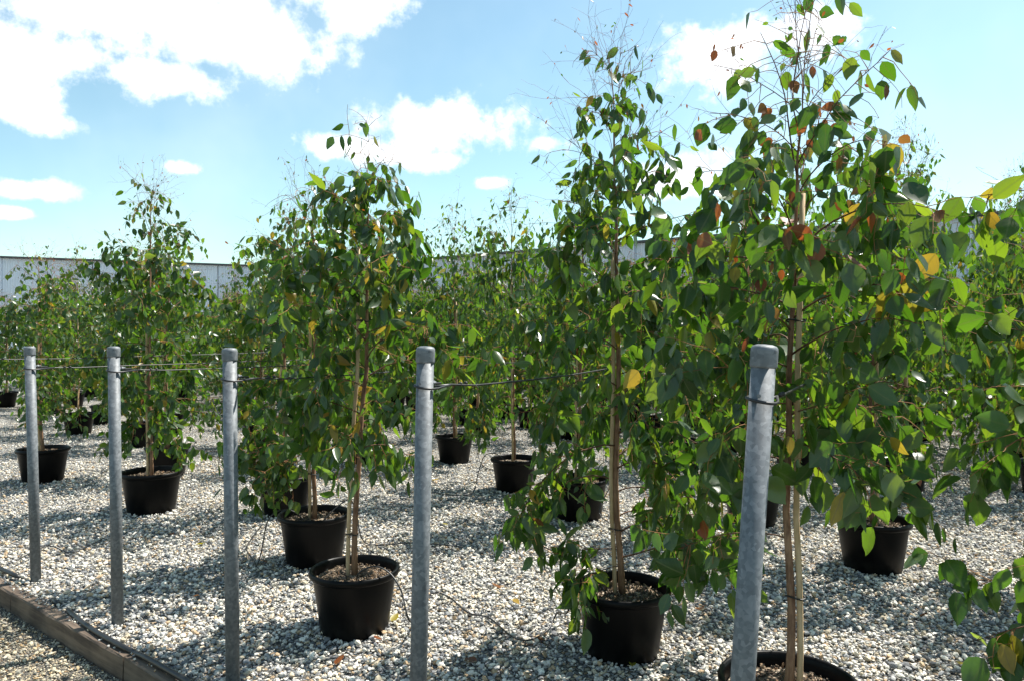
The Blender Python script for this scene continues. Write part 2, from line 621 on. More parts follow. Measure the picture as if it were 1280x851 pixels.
band = [scatter(2300, 2.7, 4.4, 1), scatter(1900, 4.4, 6.4, 1), scatter(1000, 6.4, 9.0, 1), scatter(320, 9.0, 13.0, 1)]
XY = np.vstack(band)
SZ = rng.gamma(6.0, .0124 / 6, len(XY)).clip(.006, .024)
P = np.column_stack([XY, SZ * rng.uniform(.1, .75, len(XY)) + rng.uniform(0, .006, len(XY))])
tag(stones('gravel', P, SZ, M['stone']), 'loose pale grey and white crushed stone covering the nursery yard', 'gravel', kind='stuff')
XY = np.vstack([scatter(3800, 2.7, 4.0, 0), scatter(2600, 4.0, 6.0, 0)])
SZ = rng.gamma(5.0, .008 / 5, len(XY)).clip(.004, .018)
P = np.column_stack([XY, DROP + SZ * .5])
tag(stones('path_gravel', P, SZ, M['stone_path']), 'finer yellowish gravel on the lower path outside the timber edging', 'gravel', kind='stuff')

# ------------------------------------------------------------------ timber edging
def timber_edge():
    root = bpy.data.objects.new('timber_edging', None)
    COL.objects.link(root)
    tag(root, 'weathered brown timber edging between the gravel yard and the lower path', 'edging')
    ang = math.atan2(TD[1], TD[0])
    joints = [-3.2, -.8, 1.6, 3.62, 5.05, 7.4, 9.8]
    for i in range(len(joints) - 1):
        a, b = joints[i] + .004, joints[i + 1] - .004
        mb = MB()
        ns = 14
        zt = .012 + .004 * (i % 2)
        th = KB - KF
        ch = .008
        prof = [(-th, DROP - .08), (-th, zt - ch), (-th + ch, zt), (-ch, zt), (0, zt - ch), (0, DROP - .08)]
        L = np.linspace(a, b, ns)
        v = []
        for t_ in L:
            for (n_, z_) in prof:
                wob = rng.normal(0, .0018, 2)
                v.append(tn(t_, KB + n_ + wob[0] + .004 * math.sin(t_ * 2 + i), z_ + (wob[1] if z_ > DROP else 0)))
        m = len(prof)
        q = [(k * m + j, k * m + j + 1, (k + 1) * m + j + 1, (k + 1) * m + j) for k in range(ns - 1) for j in range(m - 1)]
        q += [(0, 5, 4, 1), (1, 4, 3, 2)]
        e = (ns - 1) * m
        q += [(e, e + 1, e + 4, e + 5), (e + 1, e + 2, e + 3, e + 4)]
        mb.add(v, None, q)
        pl = link('plank', mb.mesh('plank', [M['timber']], False), root)
    # stray stones lying on the top
    k = 620
    t_ = rng.uniform(-.5, 6.5, k)
    n_ = KB - np.abs(rng.normal(0, .028, k)).clip(0, .068)
    Pk = np.stack([TD[0] * t_ + ND[0] * n_, TD[1] * t_ + ND[1] * n_, np.full(k, .02)], -1)
    s = rng.uniform(.004, .013, k)
    stones('stray_gravel', Pk, s, M['stone'], root)


timber_edge()

# ------------------------------------------------------------------ far shade house behind the field
def shade_house(name, p0, p1, h, label, np_, depth=9.0):
    root = bpy.data.objects.new(name, None)
    COL.objects.link(root)
    root.location = (p0[0], p0[1], 0)
    d = Vector((p1[0] - p0[0], p1[1] - p0[1], 0))
    L = d.length
    root.rotation_euler.z = math.atan2(d.y, d.x)
    tag(root, label, 'shade house')
    step = L / np_
    mb = MB()                                   # one corrugated panel, shared
    nc = 18
    xs = np.linspace(0.02, step - .02, nc * 2 + 1)
    ys = np.where(np.arange(nc * 2 + 1) % 2, .035, 0.0)
    v = [(x, y, z) for x, y in zip(xs, ys) for z in (.15, h - .10)]
    q = [(2 * i, 2 * i + 2, 2 * i + 3, 2 * i + 1) for i in range(nc * 2)]
    vb = [(x, y + .03, z) for x, y, z in v]
    o_ = len(v)
    mb.add(v + vb, None, q + [tuple(reversed([a + o_ for a in k])) for k in q])
    pm = mb.mesh('panel', [M['panel']], False)
    mp = MB()
    mp.box(-.05, .05, -.10, -.012, 0, h - .05)
    post = mp.mesh('post', [M['panel']], False)
    for i in range(np_):
        link('panel', pm, root, (i * step, 0, 0))
    for i in range(0, np_ + 1, 3):
        link('post', post, root, (i * step, 0, 0))
    mg = MB()
    mg.box(-.1, L + .1, -.16, .12, h - .09, h)
    link('gutter', mg.mesh('gutter', [M['dark_metal']], False), root)
    mr = MB()                                   # low pitched roof behind the gutter
    mr.add([(-.1, .125, h - .02), (L + .1, .125, h - .02), (L + .1, depth / 2, h + .18), (-.1, depth / 2, h + .18),
            (L + .1, depth, h - .02), (-.1, depth, h - .02)], None, [(0, 1, 2, 3), (3, 2, 4, 5)])
    link('roof', mr.mesh('roof', [M['panel']], False), root)
    mw = MB()
    mw.box(-.06, 0, .13, depth, 0, h - .04)
    mw.box(L, L + .06, .13, depth, 0, h - .04)
    mw.box(-.06, L + .06, depth - .06, depth + .02, 0, h - .04)
    link('wall', mw.mesh('wall', [M['panel']], False), root)


shade_house('shade_house', (-14.2, 44.6), (19.5, 20.2), 5.4, 'long pale blue-grey shade house wall running behind the whole field of saplings', 21)
shade_house('shade_house', (-26.6, 38.4), (-15.0, 43.4), 5.6, 'shorter pale grey corrugated shade house past the far end of the post row', 6)

# ------------------------------------------------------------------ saplings
def unit(v):
    return v / (np.linalg.norm(v, axis=-1, keepdims=True) + 1e-12)


def grow(seed, H=2.8, zlow=.75, spread=.55, nbr=30, aspect=.30, leafL=.085, bare=.5, lean=(0, 0), red=0.004, yel=.02,
         dens=1.0, low=(), redtop=0.0, taper=(.8, 1, .95, .62, .3)):
    r = np.random.default_rng(seed)
    z0 = .27
    n = 15
    tz = np.linspace(z0, H, n)
    wob = np.cumsum(r.normal(0, .007, (n, 2)), 0)
    wob -= wob[0]
    q = (tz - z0) / (H - z0)
    tr = np.column_stack([wob[:, 0] + lean[0] * q, wob[:, 1] + lean[1] * q, tz])
    trad = np.interp(q, [0, .05, .5, .8, 1], [.019, .0155, .011, .006, .0016])
    D = dict(trunk=(tr, trad), branches=[], H=H)
    lp, ld, ls, ll, lw, lm, petio = [], [], [], [], [], [], []

    def at(z):
        return np.array([np.interp(z, tz, tr[:, 0]), np.interp(z, tz, tr[:, 1]), z])

    def leaves_on(pts, f0, spacing, tubes, scale=1.0):
        seg = np.linalg.norm(np.diff(pts, axis=0), axis=1)
        Lt = seg.sum()
        cum = np.concatenate([[0], np.cumsum(seg)])
        k = max(1, int(Lt * (1 - f0) / spacing * dens + .5))
        s = np.linspace(f0 * Lt, Lt, k + 1)[1:] if k > 1 else np.array([Lt])
        for i, x in enumerate(s):
            c = np.array([np.interp(x, cum, pts[:, a]) for a in range(3)])
            top = np.clip((c[2] - (H - bare)) / bare, 0, 1)
            if r.random() < .80 * top:
                continue
            a = r.uniform(0, 6.283)
            pd = unit(np.array([math.cos(a), math.sin(a), r.uniform(-.5, .5)]))
            base = c + pd * r.uniform(.012, .028)
            d = unit(pd * r.uniform(.15, .6) + np.array([0, 0, -1.0]) * r.uniform(.45, 1.1) + r.normal(0, .22, 3))
            if r.random() < .07:
                d = unit(pd + np.array([0, 0, r.uniform(-.2, .6)]))
            sd = unit(np.cross(d, r.normal(0, 1, 3) * np.array([1, 1, .35])))
            L = leafL * r.uniform(.62, 1.22) * (1 - .25 * top) * scale
            if r.random() < .1:
                L *= .55
            u = r.random()
            rr = red + redtop * max(0, (c[2] - (H - 1.05)) / 1.0)
            if u < rr:
                L *= .72
            lp.append(base); ld.append(d); ls.append(sd); ll.append(L)
            lw.append(aspect * r.uniform(.78, 1.15))
            lm.append(2 if u < rr else (1 if u < rr + yel + .25 * rr else 0))
            petio.append((c, base))

    def twig(p, d, L, droop, k=5):
        pts = [p]
        for _ in range(k):
            d = unit(d + np.array([0, 0, -droop / k]) + r.normal(0, .17, 3))
            pts.append(pts[-1] + d * L / k)
        return np.array(pts)

    zs = zlow + (H * .985 - zlow) * (np.arange(nbr) / (nbr - 1)) ** 1.02
    spec = [(z, None, None, None) for z in zs] + [(z, a, l, e) for (z, a, l, e) in low]
    for i, (z, az, Lo, eo) in enumerate(spec):
        qq = (z - zlow) / (H - zlow)
        tubes = []
        if az is None:
            az = i * 2.399 + r.normal(0, .35)
            Lb = spread * np.interp(qq, [0, .25, .55, .8, 1], taper) * r.uniform(.72, 1.2)
            e = math.radians(np.interp(qq, [0, .4, .75, 1], [24, 44, 56, 72]) + r.normal(0, 9))
            dr = r.uniform(.7, 1.5) * np.interp(qq, [0, .6, 1], [1.2, .9, .25])
        else:
            Lb, e, dr = Lo, math.radians(eo), .55
        d = np.array([math.cos(az) * math.cos(e), math.sin(az) * math.cos(e), math.sin(e)])
        p = at(min(z, H - .02))
        k = 9
        pts = [p]
        for _ in range(k):
            d = unit(d + np.array([0, 0, -dr / k]) + r.normal(0, .06, 3))
            pts.append(pts[-1] + d * Lb / k)
        pts = np.array(pts)
        r0 = .0046 * max(.35, (Lb / .6)) * np.interp(qq, [0, .7, 1], [1, .9, .5])
        tubes.append((pts, np.linspace(r0, .0012, k + 1), 1))
        leaves_on(pts, .40, .045, tubes)
        n2 = int(3 + Lb * 15)
        for j in range(n2):
            f = r.uniform(.18, 1.0)
            x = f * k
            a0 = min(int(x), k - 1)
            b = pts[a0] + (pts[a0 + 1] - pts[a0]) * (x - a0)
            tan = unit(pts[a0 + 1] - pts[a0])
            side = unit(np.cross(tan, r.normal(0, 1, 3)))
            dd = unit(tan * r.uniform(.3, .9) + side + np.array([0, 0, -.12]))
            L2 = r.uniform(.10, .27) * np.interp(qq, [0, .7, 1], [1, .95, .8])
            tw = twig(b, dd, L2, r.uniform(.4, 1.3))
            tubes.append((tw, np.linspace(.0017, .0008, len(tw)), 2))
            leaves_on(tw, .10, .028, tubes)
        if qq > .5:                               # bare flowering twiglets in the upper crown
            nn = int(2 + 3.2 * (qq - .5) * 2 * (bare / .5))
            for j in range(nn):
                x = r.uniform(.25, 1) * k
                a0 = min(int(x), k - 1)
                tan = unit(pts[a0 + 1] - pts[a0])
                tw = twig(pts[a0], unit(tan + r.normal(0, .55, 3) + np.array([0, 0, .35])), r.uniform(.10, .30) * (bare / .5) ** .5, -.1)
                tubes.append((tw, np.linspace(.0010, .0005, len(tw)), 3))
                for c in range(3):
                    s = r.integers(2, 6)
                    t2 = twig(tw[s], unit((tw[s] - tw[s - 1]) * 20 + r.normal(0, .8, 3)), r.uniform(.03, .1), 0, 3)
                    tubes.append((t2, np.linspace(.0006, .0004, len(t2)), 3))
                    if r.random() < .55:          # young reddish leaflet or bud at the end
                        d2 = unit(r.normal(0, .5, 3) + np.array([0, 0, -.6]))
                        lp.append(t2[-1]); ld.append(d2); ls.append(unit(np.cross(d2, r.normal(0, 1, 3))))
                        ll.append(r.uniform(.008, .030)); lw.append(aspect * .8); lm.append(2 if r.random() < .6 else 0)
        D['branches'].append(tubes)
    D['leaf'] = dict(P=np.array(lp), D=np.array(ld), S=np.array(ls), L=np.array(ll), W=np.array(lw), m=np.array(lm))
    D['petiole'] = petio
    return D


def blade(lf, mb, hi, idx=None, base_mi=0):
    """leaf blades as ovate, folded and curved surfaces"""
    if idx is None:
        idx = np.arange(len(lf['P']))
    n = len(idx)
    if not n:
        return
    P, Dv, S, L, W, m = (lf[k][idx] for k in ('P', 'D', 'S', 'L', 'W', 'm'))
    N = np.cross(Dv, S)
    if hi:
        st = np.array([.12, .34, .60, .84]); hw = np.array([.62, 1.0, .84, .36])
    else:
        st = np.array([.42]); hw = np.array([1.0])
    k = len(st)
    cur = rng.uniform(-.02, .30, n)
    fold = rng.uniform(.08, .42, n)
    w = W * L

    def pt(t, s, fz):
        return P + Dv * (L * t)[:, None] + S * (w * s)[:, None] + N * (L * cur * t * t + w * np.abs(s) * fz)[:, None]
    one = np.ones(n)
    rows = [pt(0 * one, 0, 0)]
    for t, h in zip(st, hw):
        a = rng.uniform(.88, 1.1, n)
        rows += [pt(t * one, -h * a, fold), pt(t * one, 0, 0), pt(t * one, h * a, fold)]
    rows.append(pt(one, rng.normal(0, .12, n), 0))
    V = np.stack(rows, 1)
    c = 2 + 3 * k
    tr = [(0, 2, 1), (0, 3, 2), (c - 1, c - 4, c - 3), (c - 1, c - 3, c - 2)]
    qd = []
    for i in range(k - 1):
        b = 1 + 3 * i
        qd += [(b, b + 1, b + 4, b + 3), (b + 1, b + 2, b + 5, b + 4)]
    off = (np.arange(n) * c)[:, None, None]
    bl = [(0, 0)] + [(sx * h, t) for t, h in zip(st, hw) for sx in (-1, 0, 1)] + [(0, 1)]
    mb.uv[mb.n] = np.tile(np.array(bl), (n, 1))
    mb.add(V.reshape(-1, 3), (np.array(tr)[None] + off).reshape(-1, 3),
           (np.array(qd)[None] + off).reshape(-1, 4) if qd else None, 0)
    mb.m3[-1][:] = np.repeat(m + base_mi, len(tr))
    if qd:
        mb.m4[-1][:] = np.repeat(m + base_mi, len(qd))


# shared pieces: pot, soil, chips, stake, ties, single leaves
def pot_mesh():
    R, H = .228, .325
    pr = [(0, .002), (.168, .002), (.176, .012), (.214, H - .045), (.2145, H - .04), (.225, H - .038), (.233, H - .03), (.236, H - .016),
          (.232, H - .004), (.226, H), (.218, H - .003), (.213, H - .012), (.2105, H - .03), (.203, H - .12), (.195, H - .125)]
    mb = MB()
    mb.lathe(pr, 48)
    return mb.mesh('pot', [M['pot']])


def soil_mesh(seed):
    r = np.random.default_rng(seed)
    mb = MB()
    rings, sides = 9, 36
    v = [(0, 0, .287)]
    for i in range(1, rings + 1):
        for j in range(sides):
            a = 2 * math.pi * j / sides
            rr = .2045 * i / rings
            v.append((rr * math.cos(a), rr * math.sin(a), .272 + .014 * (1 - i / rings) + (r.normal(0, .0032) if i < rings else 0)))
    tr = [(0, 1 + j, 1 + (j + 1) % sides) for j in range(sides)]
    q = [(1 + (i - 1) * sides + j, 1 + i * sides + j, 1 + i * sides + (j + 1) % sides, 1 + (i - 1) * sides + (j + 1) % sides) for i in range(1, rings) for j in range(sides)]
    mb.add(v, tr, q)
    return mb.mesh('soil', [M['soil']])


def chips(seed):
    n = 420
    rr = .195 * np.sqrt(rng.random(n))
    a = rng.uniform(0, 6.283, n)
    P = np.stack([rr * np.cos(a), rr * np.sin(a), .28 + .008 * (1 - rr / .2) + rng.uniform(0, .004, n)], -1)
    V = ICO_V[None] * rng.uniform(.7, 1.2, (n, 12, 1)) * np.array([1.2, .6, .35])
    V = np.einsum('nij,nkj->nki', rot_mats(n), V) * rng.uniform(.004, .012, n)[:, None, None] + P[:, None, :]
    mb = MB()
    mb.add(V.reshape(-1, 3), (ICO_F[None] + (np.arange(n) * 12)[:, None, None]).reshape(-1, 3))
    return mb.mesh('mulch', [M['chip']], False)


POT, SOIL, CHIPS = pot_mesh(), [soil_mesh(i) for i in range(3)], [chips(i) for i in range(2)]


def stake_mesh(tr, top, side, rad=.0115):
    z = np.linspace(.2, top, 9)
    x = np.interp(z, tr[:, 2], tr[:, 0]) * .75
    y = np.interp(z, tr[:, 2], tr[:, 1]) * .75
    off = np.linspace(.034, .026, 9)
    mb = MB()
    mb.tube(np.column_stack([x + side[0] * off, y + side[1] * off, z]), np.linspace(rad, rad * .86, 9), 7)
    return mb.mesh('stake', [M['stake']])


def tie_mesh(tr, z, side):
    c = np.array([np.interp(z, tr[:, 2], tr[:, 0]) * .88 + side[0] * .015, np.interp(z, tr[:, 2], tr[:, 1]) * .88 + side[1] * .015])
    u = np.array([side[0], side[1]])
    w = np.array([-side[1], side[0]])
    a = np.linspace(0, 2 * math.pi, 19)
    pts = np.array([[*(c + u * .033 * math.cos(t) + w * .018 * math.sin(t)), z + .004 * math.sin(2 * t)] for t in a])
    mb = MB()
    mb.tube(pts, .0032, 5)
    e = np.array([[*(c + w * .017), z], [*(c + w * .03 + u * .01), z + .008], [*(c + w * .05 + u * .016), z - .004]])
    mb.tube(e, .0024, 4)
    return mb.mesh('tie', [M['tie']])


LEAF_SHAPES = {}


def leaf_shape(m, v):
    """a leaf of length 1 along -Z, half-width 1 along X, shared by all single leaves"""
    if (m, v) not in LEAF_SHAPES:
        r = np.random.default_rng(50 + v)
        cur, fold = r.uniform(0, .28), r.uniform(.1, .4)
        st = [0, .07, .20, .38, .56, .74, .89, 1]
        hw = [0, .42, .84, 1.0, .88, .58, .22, 0]
        V, tr, q = [(0, 0, 0)], [], []
        for t, h in zip(st[1:-1], hw[1:-1]):
            for s in (-1, 0, 1):
                jit = r.uniform(.93, 1.06)
                V.append((s * h * jit, cur * t * t + abs(s) * h * fold * .32 + r.normal(0, .012), -t))
        V.append((r.normal(0, .1), cur * 1.02, -1))
        n = len(V)
        tr = [(0, 1, 2), (0, 2, 3), (n - 1, n - 3, n - 4), (n - 1, n - 2, n - 3)]
        for i in range(5):
            b = 1 + 3 * i
            q += [(b, b + 3, b + 4, b + 1), (b + 1, b + 4, b + 5, b + 2)]
        mb = MB()
        mb.uv[0] = np.array([(a, -c) for a, b, c in V])
        mb.add(V, tr, q)
        LEAF_SHAPES[(m, v)] = mb.mesh('leaf', [[M['leaf'], M['leaf_yellow'], M['leaf_red']][m]])
    return LEAF_SHAPES[(m, v)]


BR_MATS = [M['bark'], M['branch'], M['twig'], M['fine']]
LF_MATS = [M['leaf'], M['leaf_yellow'], M['leaf_red']]


def near_sapling(x, y, label, pot_scale=1.0, stake_top=2.0, side=(-1, 0), ties=(.62, 1.15, 1.7), nleaf=300, group=None, **kw):
    D = grow(**kw)
    root = bpy.data.objects.new('potted_sapling', None)
    COL.objects.link(root)
    root.location = (x, y, 0)
    tag(root, label, 'potted tree', group)
    s = pot_scale
    p = link('pot', POT, root); p.scale = (s, s, s)
    p.rotation_euler.z = x * 7
    so = link('soil', SOIL[int(abs(x * 10)) % 3], p)
    ch = link('mulch', CHIPS[int(abs(x * 10)) % 2], p); ch['kind'] = 'stuff'
    tr, trad = D['trunk']
    mb = MB(); mb.tube(tr, trad, 8)
    link('trunk', mb.mesh('trunk', BR_MATS), root)
    sd = np.array(side, float); sd /= np.linalg.norm(sd)
    link('stake', stake_mesh(tr, stake_top, sd), root)
    for z in ties:
        link('tie', tie_mesh(tr, z, sd), root)
    pi = 0
    for tubes in D['branches']:
        mb = MB()
        for pts, rad, mi in tubes:
            mb.tube(pts, rad, 6 if mi == 1 else (4 if mi == 2 else 3), mi, cap=mi == 1)
        link('branch', mb.mesh('branch', BR_MATS), root)
    mb = MB()
    for a, b in D['petiole']:
        mb.tube(np.array([a, b]), .0009, 3, 2, cap=False)
    pt = link('leaf_stalks', mb.mesh('leaf_stalks', BR_MATS), root); pt['kind'] = 'stuff'
    lf = D['leaf']
    # the leaves that show largest from the photograph's side are parts of their own
    W = lf['P'] + np.array([x, y, 0])
    view = np.array([0, 0, CAMH]) - W
    dist = np.linalg.norm(view, axis=1)
    N = np.cross(lf['D'], lf['S'])
    facing = np.abs((N * view).sum(1)) / dist
    inb = np.abs(W[:, 0] / W[:, 1] * F) < 640
    score = lf['L'] ** 2 * (.25 + facing) / dist ** 4 * np.where(inb, 1, .02)
    order = np.argsort(-score)
    top, rest = order[:nleaf], order[nleaf:]
    r = random.Random(int(kw['seed']))
    for i in top:
        o = bpy.data.objects.new('leaf', leaf_shape(int(lf['m'][i]), r.randrange(6)))
        COL.objects.link(o)
        o.parent = root
        d, sv, L = lf['D'][i], lf['S'][i], lf['L'][i]
        w = L * lf['W'][i]
        nv = np.cross(d, sv)
        R = np.eye(4)
        R[:3, 0], R[:3, 1], R[:3, 2], R[:3, 3] = sv * w, nv * L, -d * L, lf['P'][i]
        o.matrix_basis = Matrix(R.tolist())
    mb = MB()
    blade(lf, mb, True, rest)
    c = link('crown', mb.mesh('crown', LF_MATS), root)
    c['kind'] = 'stuff'
    return root


def far_proto(seed, stake_top, **kw):
    D = grow(seed=seed, **kw)
    tr, trad = D['trunk']
    mb = MB(); mb.tube(tr, trad, 6)
    tm = mb.mesh('trunk', BR_MATS)
    mb = MB()
    for tubes in D['branches']:
        for pts, rad, mi in tubes:
            if mi == 3 and len(pts) < 5:
                rad = rad * 1.3
            mb.tube(pts[::2] if len(pts) > 5 else pts, rad[::2] if len(pts) > 5 else rad, 4 if mi == 1 else 3, mi, cap=False)
    blade(D['leaf'], mb, False, base_mi=4)
    cm = mb.mesh('crown', BR_MATS + LF_MATS)
    sm = stake_mesh(tr, stake_top, np.array([-.8, .6]))
    return [('pot', POT), ('trunk', tm), ('stake', sm), ('crown', cm), ('soil', SOIL[seed % 3])]


def far_sapling(proto, x, y, rz, s, label, group):
    root = bpy.data.objects.new('potted_sapling', None)
    COL.objects.link(root)
    root.location, root.rotation_euler.z = (x, y, 0), rz
    tag(root, label, 'potted tree', group)
    pot = None
    for nm, me in proto:
        o = link(nm, me, root)
        if nm == 'pot':
            pot = o
        elif nm == 'soil':
            o.parent = pot
        elif nm == 'crown':
            o['kind'] = 'stuff'
            o.scale = (1, 1, s)
        elif nm != 'pot':
            o.scale = (1, 1, s)
    return root


RD = np.array([1.43, 2.38])
NEAR = [   # x, y, label, options
    (.98, 2.62, 'broad-leaved sapling with orange and red leaves at its top, behind the leaning post', dict(
        pot_scale=1.03, stake_top=2.06, side=(1, -.3), ties=(.62, 1.02, 1.6), seed=3, H=2.52, zlow=1.05, spread=.56, nbr=34, aspect=.335, leafL=.098, bare=.50,
        lean=(.10, .1), red=.004, redtop=.20, yel=.02, taper=(.75, .9, .95, .85, .7), dens=.82, low=[(.82, 2.9, .40, 20)])),
    (.54, 3.62, 'tall slim sapling with low leafy branches hiding part of its pot rim', dict(
        stake_top=1.95, side=(-1, .1), ties=(.6, 1.2, 1.8), seed=8, H=2.88, zlow=.78, spread=.60, nbr=36, aspect=.235, leafL=.100, bare=.85, yel=.015, dens=1.12,
        taper=(1.0, .95, .75, .5, .3), low=[(.50, 3.3, .32, 8), (.42, -2.6, .30, 10), (.46, -.35, .62, 22), (.58, -.1, .6, 30), (.66, .6, .5, 20)])),
    (-.83, 3.9, 'bright green sapling whose pot has a black drip tube arching over the rim', dict(
        stake_top=2.0, side=(-1, -.2), ties=(.5, 1.0, 1.62), seed=24, H=2.46, zlow=.95, spread=.50, nbr=32, aspect=.235, leafL=.096, bare=.14, dens=1.1, yel=.05, lean=(.10, 0),
        taper=(.9, 1, .85, .6, .42))),
    (-1.35, 5.05, 'sapling with a low branch of pale leaves reaching over to a steel post', dict(
        pot_scale=1.04, stake_top=2.0, side=(-1, 0), ties=(.6, 1.2), seed=33, H=2.48, zlow=.80, spread=.58, nbr=32, aspect=.29, leafL=.085, bare=.6, yel=.02,
        low=[(.76, 3.65, .62, 8), (.86, 3.4, .58, 3), (.74, 3.9, .52, 4), (.7, -2.2, .4, 12)])),
    (-3.17, 6.5, 'upright sapling with a sparse twiggy top and purplish leaf tips, behind the second post', dict(
        pot_scale=1.1, stake_top=1.9, side=(-1, -.2), ties=(.6, 1.2), seed=41, H=2.8, zlow=.70, spread=.50, nbr=34, aspect=.27, leafL=.086, bare=.75, yel=.02, red=.01, dens=1.3,
        taper=(.75, .95, 1, .75, .5))),
    (2.40, 4.92, 'dense dark green sapling beside a shaded black pot, behind the red-tipped sapling', dict(
        pot_scale=1.02, stake_top=1.9, side=(1, 0), ties=(.6, 1.2), seed=52, H=2.66, zlow=.80, spread=.62, nbr=34, aspect=.31, leafL=.090, bare=.5, yel=.02)),
    (.57, 6.26, 'sapling with one drooping branch of leaves hanging in front of its pot', dict(
        pot_scale=1.05, stake_top=1.9, side=(-1, 0), ties=(.6,), seed=60, H=2.7, zlow=.72, spread=.60, nbr=32, aspect=.27, leafL=.088, bare=.6,
        low=[(.62, -2.3, .50, 5), (.55, 3.9, .62, -2), (.5, -1.3, .3, 5)])),
    (1.98, 6.1, 'bushy sapling standing behind the tall slim one and the leaning post', dict(
        pot_scale=1.05, stake_top=1.9, side=(-1, 0), ties=(.6,), seed=72, H=2.75, zlow=.70, spread=.62, nbr=32, aspect=.28, leafL=.085, bare=.5)),
    (2.2, 2.42, 'large-leaved sapling overhanging the gravel next to the red-tipped sapling', dict(
        stake_top=1.8, side=(1, 0), ties=(.6,), seed=85, H=2.30, zlow=.62, spread=.56, nbr=30, dens=.75, aspect=.36, leafL=.105, bare=.4, red=.006, taper=(.9, 1, 1, 1, .8),
        low=[(.60, 3.14, .66, 5), (.48, 3.5, .62, -2), (.80, 2.9, .66, 10)])),
    (-1.97, 6.42, 'sapling half hidden behind the one whose low branch crosses a post', dict(
        pot_scale=1.04, stake_top=1.9, side=(-1, 0), ties=(.6,), seed=91, H=2.55, zlow=.72, spread=.58, nbr=30, aspect=.28, leafL=.082, bare=.5)),
    (-4.98, 7.85, 'sapling in the wide pot behind the post beside the surfacing hose', dict(
        pot_scale=1.08, stake_top=1.9, side=(-1, 0), ties=(.6,), seed=97, H=2.3, zlow=.72, spread=.58, nbr=30, aspect=.28, leafL=.080, bare=.5)),
]
for x, y, lab, kw in NEAR:
    near_sapling(x, y, lab, **kw)

PROTO = [far_proto(200 + i, 1.85, H=h, zlow=.70, spread=.70, nbr=36, aspect=.265, leafL=.092, bare=b, yel=.04, dens=1.0, taper=(.85, 1, .95, .72, .45))
         for i, (h, b) in enumerate([(2.50, .45), (2.62, .6), (2.4, .35), (2.75, .75), (2.55, .5), (2.45, .55), (2.66, .7)])]
rnd = random.Random(9)
# the rows run back from the posts; first sapling of each row, used to name the ones behind it
ROW = {0: 'red-tipped sapling', 1: 'slim sapling with low branches', 2: 'bright green sapling', 3: 'sapling whose branch crosses a post',
       4: 'half hidden sapling', 5: 'twiggy-topped sapling', 6: 'sapling behind the twiggy-topped one', 7: 'sapling behind the surfacing hose'}
ORD = ['first', 'second', 'third', 'fourth', 'fifth', 'sixth', 'seventh', 'eighth', 'ninth', 'tenth', 'eleventh', 'twelfth', 'thirteenth', 'fourteenth']
FIX = {(6, 0): (-3.8, 8.15, 'sapling in the pot just behind the one with the sparse twiggy top'),
       (3, 1): (.02, 7.38, 'sapling with bare upright stems and a looped drip tube in a clear gravel patch'),
       (4, 1): (-.70, 9.0, 'sapling with a reddish stem and its pot in full view in the clear gravel'),
       (5, 1): (-1.75, 8.95, None), (4, 2): (-.52, 11.3, None), (3, 2): (.90, 11.0, None), (8, 0): (-5.15, 10.3, None), (9, 0): (-6.8, 11.6, None)}
placed = [(a, b) for a, b, *_ in NEAR]
NN = [2.56, 3.15, 2.56, 3.15, 3.9, 3.19, 4.1, 3.14]
count = 0
for k in range(-9, 26):
    rank = 0
    for m in (0, 1, 2, 2.5, 3, 3.5, 4, 4.5, 5, 5.5, 6, 7, 8):
        if (k, m) in FIX:
            x, y, lab = FIX[(k, m)]
        else:
            lab = None
            p = TD * (.8 + 1.14 * k) + ND * NN[k % 8] + RD * m
            x, y = p + np.array([rnd.uniform(-.14, .14), rnd.uniform(-.14, .14)])
            if y < 3.2 or y > 24 or x < -.76 * y - .25 or x > .76 * y + 1.5 or (y < 5.2 and k >= 0):
                continue
            if min((x - a) ** 2 + (y - b) ** 2 for a, b in placed) < .72 ** 2:
                if m >= 1:
                    rank += 1
                continue
        if m >= 1 or not 0 <= k < 8:
            rank += 1
        px = 640 + x / y * F
        placed.append((x, y))
        if lab is None:
            if k in ROW and m >= 1:
                lab = '%s sapling back along the row from the %s' % (ORD[rank - 1], ROW[k])
            else:
                rank_ = max(rank - 1, 0)
                if k >= 8:
                    lab = '%s sapling in the %s row beyond the sapling behind the surfacing hose' % (ORD[rank_], ORD[k - 8] if k < 22 else 'outermost')
                elif k < 0:
                    lab = '%s sapling in the %s row past the red-tipped sapling' % (ORD[rank_], ORD[-k - 1])
                else:
                    lab = 'leafy green sapling in one of the outer rows of black pots'
        s = rnd.uniform(.98, 1.13) + (.10 if px > 900 else (-.07 if px < 330 else 0))
        far_sapling(PROTO[rnd.randrange(7)], x, y, rnd.uniform(0, 6.28), s, lab, 'saplings in the dense rows behind')
        count += 1
print('far saplings', count)

# ------------------------------------------------------------------ posts and trellis lines
def post_mesh(h, r=.0295):
    mb = MB()
    mb.lathe([(r - .004, -.12), (r, -.12), (r, h - .04), (r - .004, h - .04)], 32)
    return mb.mesh('shaft', [M['gal']])


CAPM = MB()
CAPM.lathe([(.0297, -.002), (.0325, 0), (.0330, .004), (.0330, .040), (.0322, .046), (.0285, .0515), (.018, .055), (0.0001, .056)], 32)
CAPM = CAPM.mesh('cap', [M['gal']])
